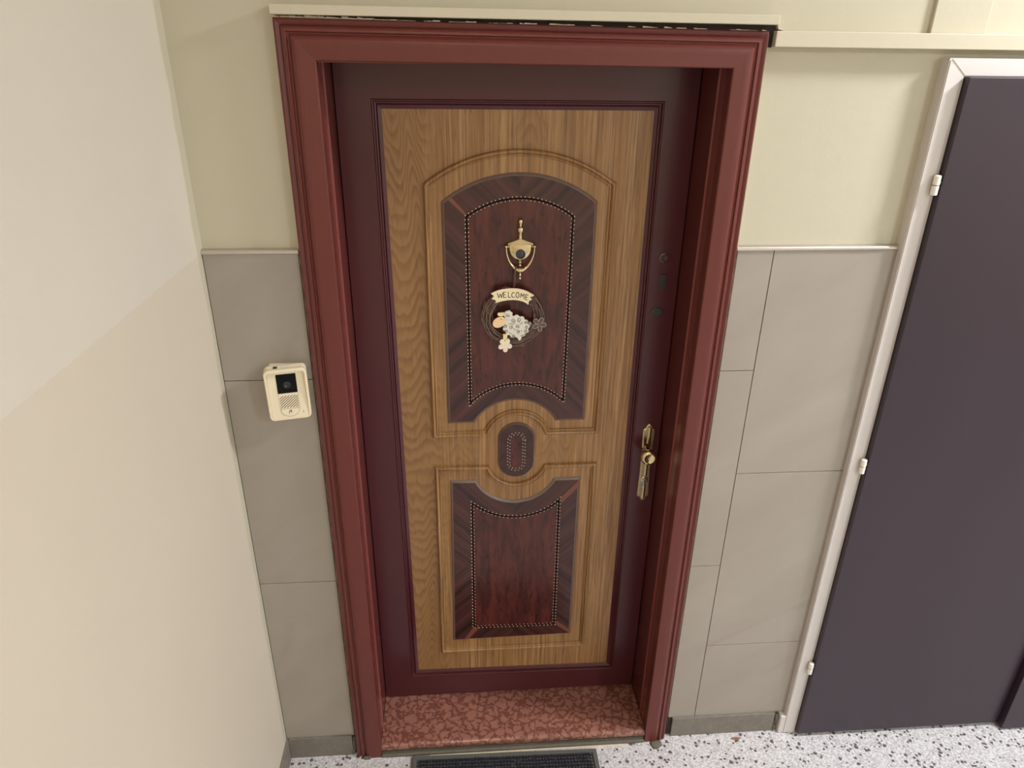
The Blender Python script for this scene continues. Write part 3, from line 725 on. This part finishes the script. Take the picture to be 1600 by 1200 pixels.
# swollen foot of the frame
bm = B(); box(bm, 0.8795, 0.8985, -0.019, 0.012, 0.0, 0.0760, 0.004, 3); tag(link('frame_foot', bm, 'white_frame', d2), 'dented painted foot of the frame')
bm = B(); box(bm, 0.9372, 1.6200, -0.0380, -0.0060, 0.0150, 1.9855, 0.0012); link('leaf', bm, 'brown', d2)
bm = B(); box(bm, 1.6265, 2.3300, -0.0580, -0.0260, 0.0080, 1.9840, 0.0012); link('leaf', bm, 'brown', d2)
bm = B(); box(bm, 1.6195, 1.6300, -0.0345, -0.0060, 0.0150, 1.9840); link('meeting_strip', bm, 'brown', d2)
bm = B(); box(bm, FX1, 2.33, -0.006, 0.02, 0.0, 1.9862); link('backing', bm, 'dark_gap', d2)
for z in (1.7635, 1.0310, 0.2985):
    bm = B(); hxx = 0.9285
    lathe(bm, [(0.0005, 0.0225), (0.0050, 0.0222), (0.0076, 0.0205), (0.0078, 0.0012), (0.0070, 0.0006), (0.0070, -0.0006), (0.0078, -0.0012), (0.0076, -0.0205), (0.0050, -0.0222), (0.0005, -0.0225)], (hxx, -0.0300, z), 'z', 20)
    h = link('hinge', fix(bm), 'hinge_white', d2, 40)
    bm = B(); lathe(bm, [(0.0035, 0.0), (0.0035, 0.0125)], (hxx + 0.002, -0.0300, z + 0.006), 'x', 10); lathe(bm, [(0.0035, 0.0), (0.0035, 0.010)], (hxx, -0.0290, z - 0.010), 'y', 10, None)
    for v in bm.verts:
        if v.co.y < -0.0385: v.co.y = -0.0385
    link('pin', fix(bm), 'hinge_white', h)
    bm = B(); lathe(bm, [(0.0072, -0.0007), (0.0074, 0.0007)], (hxx, -0.0300, z), 'z', 16); link('seam', fix(bm), 'plastic_dark', h)

# ------------------------------------------------------------------ intercom on its wedge, left of the door
ic = empty('intercom', (-0.5455, 0.0, 1.2180), (0, R(-0.5), 0), False)
ic.scale = (0.95, 1.0, 0.97)
tag(ic, 'cream plastic video doorbell with black camera window on grey tiles left of the door', 'doorbell')
W, HT = 0.1000, 0.1400
def L(o): return o
YAW = Matrix.Translation((0.05, -0.012, 0)) @ Matrix.Rotation(R(11.0), 4, 'Z') @ Matrix.Translation((-0.05, 0, 0)) @ Matrix.Rotation(R(0.5), 4, 'X')
def ic_part(name, bm, mat, sm=False, tri=False, yaw=True, parent=None):
    if yaw: bmesh.ops.transform(bm, matrix=YAW, verts=bm.verts)
    return link(name, bm, mat, parent or ic, sm, tri)
def rrect(x0, x1, z0, z1, r, n=6):
    p = []
    for cx, cz, a0 in ((x1 - r, z1 - r, 0), (x0 + r, z1 - r, 90), (x0 + r, z0 + r, 180), (x1 - r, z0 + r, 270)):
        for k in range(n + 1):
            a = R(a0 + 90 * k / n); p.append((cx + r * math.cos(a), cz + r * math.sin(a)))
    return p
# wedge base against the tiles
bm = B(); P0 = ccw(rrect(-0.045, 0.048, 0.006, 0.134, 0.008)); Mi = YAW
front = [tuple(Mi @ Vector((x, 0.0, z))) for x, z in P0]
ring_loft(bm, [[(x, 0.0005, z) for x, z in P0], front], True, True); fix(bm)
ic_part('wedge_mount', bm, 'plastic', 30, True, False)
# back shell, then rain hood rim, then recessed face
bm = B(); P1 = ccw(rrect(-0.0500, 0.0500, 0.0, HT, 0.0120))
ring_loft(bm, [[(x, 0.001, z) for x, z in P1], [(x, -0.0150, z) for x, z in P1], [(x, -0.0170, z) for x, z in inset(P1, 0.0016)]], True, True)
ic_part('housing', fix(bm), 'plastic', 40, True)
bm = B(); outer_ = ccw(rrect(-0.0500, 0.0500, 0.0, HT, 0.0120)); inn = ccw(rrect(-0.0440, 0.0440, 0.0030, HT - 0.0090, 0.0070))
def hood(z): return 0.0190 + 0.0110 * max(0, (z / HT)) ** 1.5
ring_loft(bm, [[(x, -0.0150, z) for x, z in outer_], [(x, -hood(z) + 0.0015, z) for x, z in outer_], [(x, -hood(z), z) for x, z in inset(outer_, 0.0018)], [(x, -hood(z), z) for x, z in inset(inn, -0.0012)], [(x, -hood(z) + 0.0012, z) for x, z in inn], [(x, -0.0165, z) for x, z in inn]])
ic_part('rain_hood', fix(bm), 'plastic', 35)
bm = slab(rrect(-0.0440, 0.0440, 0.0030, HT - 0.0085, 0.0070), -0.015, 0.0035, 0.001); ic_part('face', bm, 'plastic', False, True)
ux0, ux1 = -0.0230, 0.0240
bm = slab(rrect(ux0, ux1, 0.0730, 0.1235, 0.0015, 2), -0.0175, 0.0022, 0.0006)
win = tag(ic_part('camera_window', bm, 'black_glass', False, True), 'glossy black camera window')
bm = B(); lathe(bm, [(0.0095, 0.0), (0.0095, 0.0008), (0.0075, 0.0012), (0.0070, 0.0006), (0.0030, 0.0009), (0.0005, 0.0010)], (0.0008, -0.0196, 0.0950), 'y', 24); ic_part('lens', fix(bm), 'lens_ring', 40, parent=win)
bm = B(); lathe(bm, [(0.0010, 0.0), (0.0008, 0.0004)], (-0.0018, -0.0203, 0.0925), 'y', 8); ic_part('led', fix(bm), 'hinge_white', parent=win)
# speaker slots: slanted dark strips clipped to a rectangle, slot shade in their colour
bm = B(); gx0, gx1, gz0, gz1 = -0.0205, 0.0225, 0.0335, 0.0655
for k in range(-6, 9):
    c = k * 0.0074; p = []
    # line z - gz0 = (x - gx0) - c, slope 0.85
    sl = 0.85; xs = max(gx0, gx0 + c); xe = min(gx1, gx0 + c + (gz1 - gz0) / sl)
    if xe - xs > 0.0030:
        ribbon(bm, [(xs, gz0 + (xs - gx0 - c) * sl), (xe, gz0 + (xe - gx0 - c) * sl)], 0.0017, -0.0182, 0.0005)
tag(ic_part('speaker_slots', bm, 'plastic_dark'), 'slanted speaker slots', kind='stuff')
# bell button: half-moon, raised
bp = [(ux0 + 0.001, 0.0310), (ux0 + 0.001, 0.0275)] + [(0.0005 - 0.0225 * math.cos(PI * k / 18), 0.0275 - 0.0185 * math.sin(PI * k / 18)) for k in range(1, 18)] + [(ux1 - 0.001, 0.0275), (ux1 - 0.001, 0.0310)]
bb = ccw(bp); btn = ic_part('call_button', slab(inset(bb, 0.0006), -0.0175, 0.0020, 0.0006), 'plastic', False, True)
bm = B(); o1 = bb; i1 = inset(bb, 0.0007)
ring_loft(bm, [[(x, -0.0183, z) for x, z in o1], [(x, -0.0188, z) for x, z in o1], [(x, -0.0188, z) for x, z in i1], [(x, -0.0183, z) for x, z in i1]]); ic_part('button_seam', fix(bm), 'plastic_dark', parent=btn)
bm = B()
for q in ([(-0.0005, 0.0255), (0.0040, 0.0268)], [(-0.0022, 0.0235), (0.0042, 0.0245)], [(-0.0005, 0.0255), (-0.0026, 0.0190)], [(0.0036, 0.0262), (0.0034, 0.0205)], [(-0.0030, 0.0190), (-0.0018, 0.0180)], [(0.0016, 0.0205), (0.0038, 0.0202)]):
    ribbon(bm, q, 0.0010, -0.0195, 0.0004)
tag(ic_part('bell_symbol', bm, 'plastic_dark', parent=btn), 'small dark call symbol')
bm = B(); ribbon(bm, [(0.0315, 0.0165), (0.0318, 0.0215)], 0.0010, -0.0183, 0.0006); ic_part('reset_slot', bm, 'plastic_dark')
for ux in (ux0, ux1):
    bm = B(); ribbon(bm, [(ux, 0.0275), (ux, 0.0730)], 0.0004, -0.0183, 0.0003); ic_part('face_seam', bm, 'plastic_dark')
bm = B(); box(bm, -0.0260, -0.0165, -0.020, -0.008, HT - 0.0015, HT + 0.0012, 0.0006); ic_part('hood_clip', bm, 'plastic_dark')

# ------------------------------------------------------------------ wreath hanging from the knocker
WX, WZ, WY = 0.0015, 1.4000, ky - 0.016
wr = tag(empty('wreath', (WX, WY, WZ)), 'round brown twig wreath with welcome banner, painted sheep and two flowers', 'wreath')
def zc(X, Y): return (WX + (X - 655) * 0.0001792, WZ - (Y - 600) * 0.0001896)
bm = B(); rw = random.Random(5)
for k in range(19):
    r0 = 0.0685 + rw.uniform(-0.0135, 0.0130); ph = rw.uniform(0, 2 * PI); a1, a2 = rw.uniform(0.001, 0.004), rw.uniform(0.0006, 0.002); y0 = rw.uniform(-0.007, 0.007)
    cx, cz = rw.uniform(-0.003, 0.003), rw.uniform(-0.003, 0.003); sp = rw.uniform(4.2, 6.6); n = 44; pts = []
    for i in range(n):
        a = ph + sp * i / (n - 1)
        r = r0 + a1 * math.sin(2 * a + ph) + a2 * math.sin(5 * a + 3 * ph) + (i / n - 0.5) * rw.choice((-1, 1)) * 0.0
        pts.append((WX + cx + r * math.cos(a), WY + y0 + 0.004 * math.sin(3 * a + ph), WZ + cz + 0.965 * r * math.sin(a)))
    tube(bm, pts, rw.uniform(0.0008, 0.0013), 5)
for k in range(12):
    a = rw.uniform(0, 2 * PI); r = rw.uniform(0.066, 0.082); b = a + rw.uniform(0.15, 0.4); r2 = r + rw.uniform(-0.02, 0.009)
    tube(bm, [(WX + r * math.cos(a), WY - 0.008, WZ + r * math.sin(a)), (WX + (r + r2) / 2 * math.cos((a + b) / 2) * 1.03, WY - 0.010, WZ + (r + r2) / 2 * math.sin((a + b) / 2) * 1.03), (WX + r2 * math.cos(b), WY - 0.008, WZ + r2 * math.sin(b))], 0.0008, 5)
tag(link('twig_ring', fix(bm), 'twig', wr, True), 'ring of thin brown twigs', kind='stuff')
BAN = [(400, 215), (450, 198), (500, 188), (550, 181), (600, 178), (650, 178), (700, 181), (750, 189), (800, 201), (850, 220), (905, 250), (952, 277), (925, 294), (890, 296), (920, 340), (872, 352), (880, 345), (868, 410), (838, 385), (800, 366), (750, 351), (700, 342), (650, 338), (600, 340), (550, 344), (500, 352), (450, 364), (398, 382), (408, 345), (385, 330), (345, 325), (378, 278), (335, 245)]
ban = link('welcome_banner', slab([zc(*p) for p in BAN], WY - 0.009, 0.0035, 0.0006), 'cream_wood', wr, tri=True); tag(ban, 'cream swallowtail banner')
STR = [[(428, 240), (450, 303), (470, 250), (487, 301), (503, 234)], [(548, 225), (514, 228), (514, 300), (552, 297)], [(514, 262), (543, 260)], [(581, 222), (583, 298), (618, 299)],
       [(668, 238), (650, 230), (636, 244), (630, 268), (637, 292), (652, 300), (670, 294)], [(712 + 22 * math.cos(t), 267 + 38 * math.sin(t)) for t in [2 * PI * k / 14 for k in range(15)]],
       [(750, 308), (766, 243), (779, 286), (808, 254), (803, 318)], [(864, 272), (832, 262), (821, 330), (852, 338)], [(827, 297), (853, 304)]]
bm = B()
for s in STR: ribbon(bm, [zc(*p) for p in s], 0.0018, WY - 0.0124, 0.0004)
tag(link('lettering', bm, 'ink', ban), 'brown letters reading WELCOME')
def scallop(cx, cz, rx, rz, n, amp, rot=0.0, m=7):
    p = []
    for i in range(n * m):
        a = 2 * PI * i / (n * m); k = 1 + amp * abs(math.sin(n * a / 2)) - amp * 0.5
        x, z = rx * k * math.cos(a), rz * k * math.sin(a)
        p.append((cx + x * math.cos(rot) - z * math.sin(rot), cz + x * math.sin(rot) + z * math.cos(rot)))
    return p
def ell(cx, cz, rx, rz, rot=0.0, n=24): return scallop(cx, cz, rx, rz, 1, 0.0, rot, n)
yS = WY - 0.006
bm = slab([zc(*p) for p in scallop(700, 722, 188, 158, 13, 0.13, 0.2)], yS, 0.0045, 0.0008)
sheep = tag(link('sheep', bm, 'wool', wr, tri=True), 'flat white woolly sheep')
link('tail', slab([zc(*p) for p in ell(900, 690, 26, 32)], yS + 0.001, 0.004, 0.0006), 'wool_grey', sheep, tri=True)
link('leg', slab([zc(*p) for p in [(515, 830), (578, 830), (570, 900), (545, 922), (515, 908)]], yS - 0.0005, 0.0045), 'ear', sheep)
link('leg', slab([zc(*p) for p in [(716, 860), (786, 860), (776, 905), (752, 924), (736, 912)]], yS - 0.0005, 0.0045), 'wool', sheep)
link('ear', slab([zc(*p) for p in [(430, 535), (440, 517), (480, 514), (535, 512), (545, 545), (500, 566), (450, 562), (436, 552)]], yS - 0.003, 0.0045, 0.0006), 'ear', sheep, tri=True)
link('face', slab([zc(*p) for p in ell(455, 650, 100, 72, R(-28))], yS - 0.0045, 0.0038, 0.0010), 'peach', sheep, tri=True)
link('forelock', slab([zc(*p) for p in scallop(585, 548, 60, 62, 7, 0.16)], yS - 0.0040, 0.0050, 0.0008), 'wool', sheep, tri=True)
bm = B()
def spiral(cx, cz, r, ph, turns=1.45, n=18):
    return [(cx + r * (1 - 0.72 * k / n) * math.cos(ph + 2 * PI * turns * k / n), cz + r * (1 - 0.72 * k / n) * math.sin(ph + 2 * PI * turns * k / n)) for k in range(n + 1)]
for i, (cx, cz, r) in enumerate([(660, 630, 32), (745, 625, 34), (848, 665, 25), (545, 715, 25), (625, 726, 29), (722, 713, 28), (855, 730, 24), (558, 790, 28), (730, 797, 28), (835, 785, 25), (668, 855, 25)]):
    ribbon(bm, [zc(*p) for p in spiral(cx, cz, r, i * 1.3)], 0.0012, yS - 0.0044, 0.0004)
for q in ([(590, 690), (620, 672), (650, 688), (690, 668)], [(752, 692), (775, 680), (792, 660)], [(660, 742), (680, 760), (698, 775)], [(600, 802), (620, 815), (634, 828)], [(775, 770), (780, 800)]):
    ribbon(bm, [zc(*p) for p in q], 0.0012, yS - 0.0044, 0.0004)
ribbon(bm, [zc(*p) for p in spiral(568, 545, 26, 0.5)], 0.0009, yS - 0.0089, 0.0004); ribbon(bm, [zc(*p) for p in [(596, 530), (602, 555), (588, 570)]], 0.0010, yS - 0.0089, 0.0004)
ribbon(bm, [zc(*p) for p in [(470, 602), (486, 600), (496, 612)]], 0.0011, yS - 0.0082, 0.0004)
tag(link('curls', bm, 'curl', sheep), 'grey painted curls', kind='stuff')
def flower(cx, cz, R1, R2, n, rot, ):
    p = []
    for i in range(n * 12):
        a = rot + 2 * PI * i / (n * 12); t = abs(math.cos(n * (a - rot) / 2)) ** 0.75
        r = R2 + (R1 - R2) * t; p.append((cx + r * math.cos(a), cz + r * math.sin(a)))
    return p
FG = [zc(*p) for p in flower(1032, 685, 108, 52, 5, R(-64))]
fl = tag(link('flower', slab(FG, WY - 0.010, 0.0035, 0.0006), 'grey_wood', wr, tri=True), 'grey flower with pale outline')
bm = B(); pf = ccw(FG); o1 = inset(pf, 0.0004); i1 = inset(pf, 0.0017)
ring_loft(bm, [[(x, WY - 0.0130, z) for x, z in o1], [(x, WY - 0.0139, z) for x, z in o1], [(x, WY - 0.0139, z) for x, z in i1], [(x, WY - 0.0130, z) for x, z in i1]]); fix(bm)
ribbon(bm, [zc(*p) for p in spiral(1026, 690, 24, 1.0)], 0.0011, WY - 0.0134, 0.0005); link('outline', bm, 'flower_edge', fl)
tag(link('flower', slab([zc(*p) for p in flower(543, 985, 104, 54, 5, R(-58))], WY - 0.0105, 0.0045, 0.0008), 'flower_white', wr, tri=True), 'plain ivory flower')
bm = B()
for dx in (-0.0011, 0.0011):
    tube(bm, [(WX + 0.001 + dx, WY - 0.002, WZ + 0.074), (WX + 0.0035 + dx * 1.6, WY - 0.003, WZ + 0.093), (WX + 0.0028 + dx * 1.3, WY - 0.004, WZ + 0.108), (WX + 0.0035 + dx, WY - 0.0055, WZ + 0.121), (WX + 0.0060 + dx, WY - 0.0050, WZ + 0.1320), (WX + 0.0070 + dx, WY + 0.0010, WZ + 0.1340)], 0.0010, 6)
lump_z = WZ + 0.110
bmesh.ops.create_icosphere(bm, subdivisions=1, radius=0.0026, matrix=Matrix.Translation((WX + 0.0030, WY - 0.0042, lump_z)))
link('cord', fix(bm), 'cord', wr, True)

# ------------------------------------------------------------------ doormat
mt = tag(empty('doormat', (-0.0185, -0.236, 0.0)), 'charcoal ribbed doormat with grey rubber border on terrazzo below the threshold', 'doormat')
mx0, mx1, my1, my0 = -0.3130, 0.2730, -0.0345, -0.4400
bm = B(); P3 = ccw([(mx0, my0), (mx1, my0), (mx1, my1), (mx0, my1)])
def rr3(t, z): return [(x, y, z) for x, y in inset(P3, t)]
ring_loft(bm, [rr3(0, 0.0005), rr3(0.0008, 0.0055), rr3(0.004, 0.0110), rr3(0.010, 0.0118), rr3(0.0150, 0.0110), rr3(0.0165, 0.0060)], True, True); fix(bm)
for v in bm.verts: v.co.y += -0.010 * (v.co.x - mx0) / (mx1 - mx0) + 0.003
link('border', bm, 'rubber', mt, 40)
bm = B(); ry = my0 + 0.019; row = 0
rnd = random.Random(2)
while ry < my1 - 0.0195:
    x = mx0 + 0.0185 + (0.006 if row % 2 else 0.0)
    while x < mx1 - 0.027:
        s = -0.0022 if row % 2 else 0.0022; h = 0.0108 + rnd.uniform(-0.0006, 0.0012); dy = -0.010 * (x - mx0) / (mx1 - mx0) + 0.003
        q = [(x, ry + dy), (x + 0.0088, ry + dy + s), (x + 0.0088, ry + dy + s + 0.0040), (x, ry + dy + 0.0040)]
        t = [(x + 0.0012, ry + dy + 0.0010), (x + 0.0076, ry + dy + s + 0.0010), (x + 0.0076, ry + dy + s + 0.0030), (x + 0.0012, ry + dy + 0.0030)]
        ring_loft(bm, [[(a, b, 0.0055) for a, b in q], [(a, b, h) for a, b in t]], False, True)
        x += 0.0100
    ry += 0.0058; row += 1
bmesh.ops.recalc_face_normals(bm, faces=bm.faces)
tag(link('pile', bm, 'pile', mt), 'dark chevron pile', kind='stuff')

# small brown flake on the floor by the skirting
bm = B(); fp = [(0.715, -0.0305), (0.728, -0.0265), (0.742, -0.0255), (0.752, -0.0285), (0.747, -0.0335), (0.731, -0.0345), (0.719, -0.0335)]
ring_loft(bm, [[(x, y, 0.0003) for x, y in fp], [(x, y, 0.0022 + 0.0012 * math.sin(x * 200)) for x, y in inset(ccw(fp), 0.0008)]], True, True)
tag(link('flake', fix(bm), 'flake'), 'small brown flake lying on the terrazzo under the right skirting', 'debris')

# ------------------------------------------------------------------ ceiling lamp above the frame, and two fill lamps added out of view
def ceiling_lamp(loc, label):
    t = tag(empty('ceiling_lamp', (loc[0], loc[1], loc[2])), label, 'lamp')
    bm = B(); lathe(bm, [(0.175, 0.069), (0.190, 0.060), (0.190, 0.0), (0.182, -0.012)], loc, 'z', 32); link('housing', fix(bm), 'hinge_white', t, 40)
    bm = B(); lathe(bm, [(0.172, -0.010), (0.175, -0.030), (0.160, -0.055), (0.100, -0.070), (0.005, -0.073)], loc, 'z', 32); link('shade', fix(bm), 'emit', t, 40)
ceiling_lamp(LAMP, 'round white ceiling lamp over the brown double door')
ceiling_lamp(FILL_WARM, 'round white lamp added as warm fill, unseen behind the camera')
ceiling_lamp(FILL_COOL, 'round white lamp added as cool front fill, unseen behind the camera')
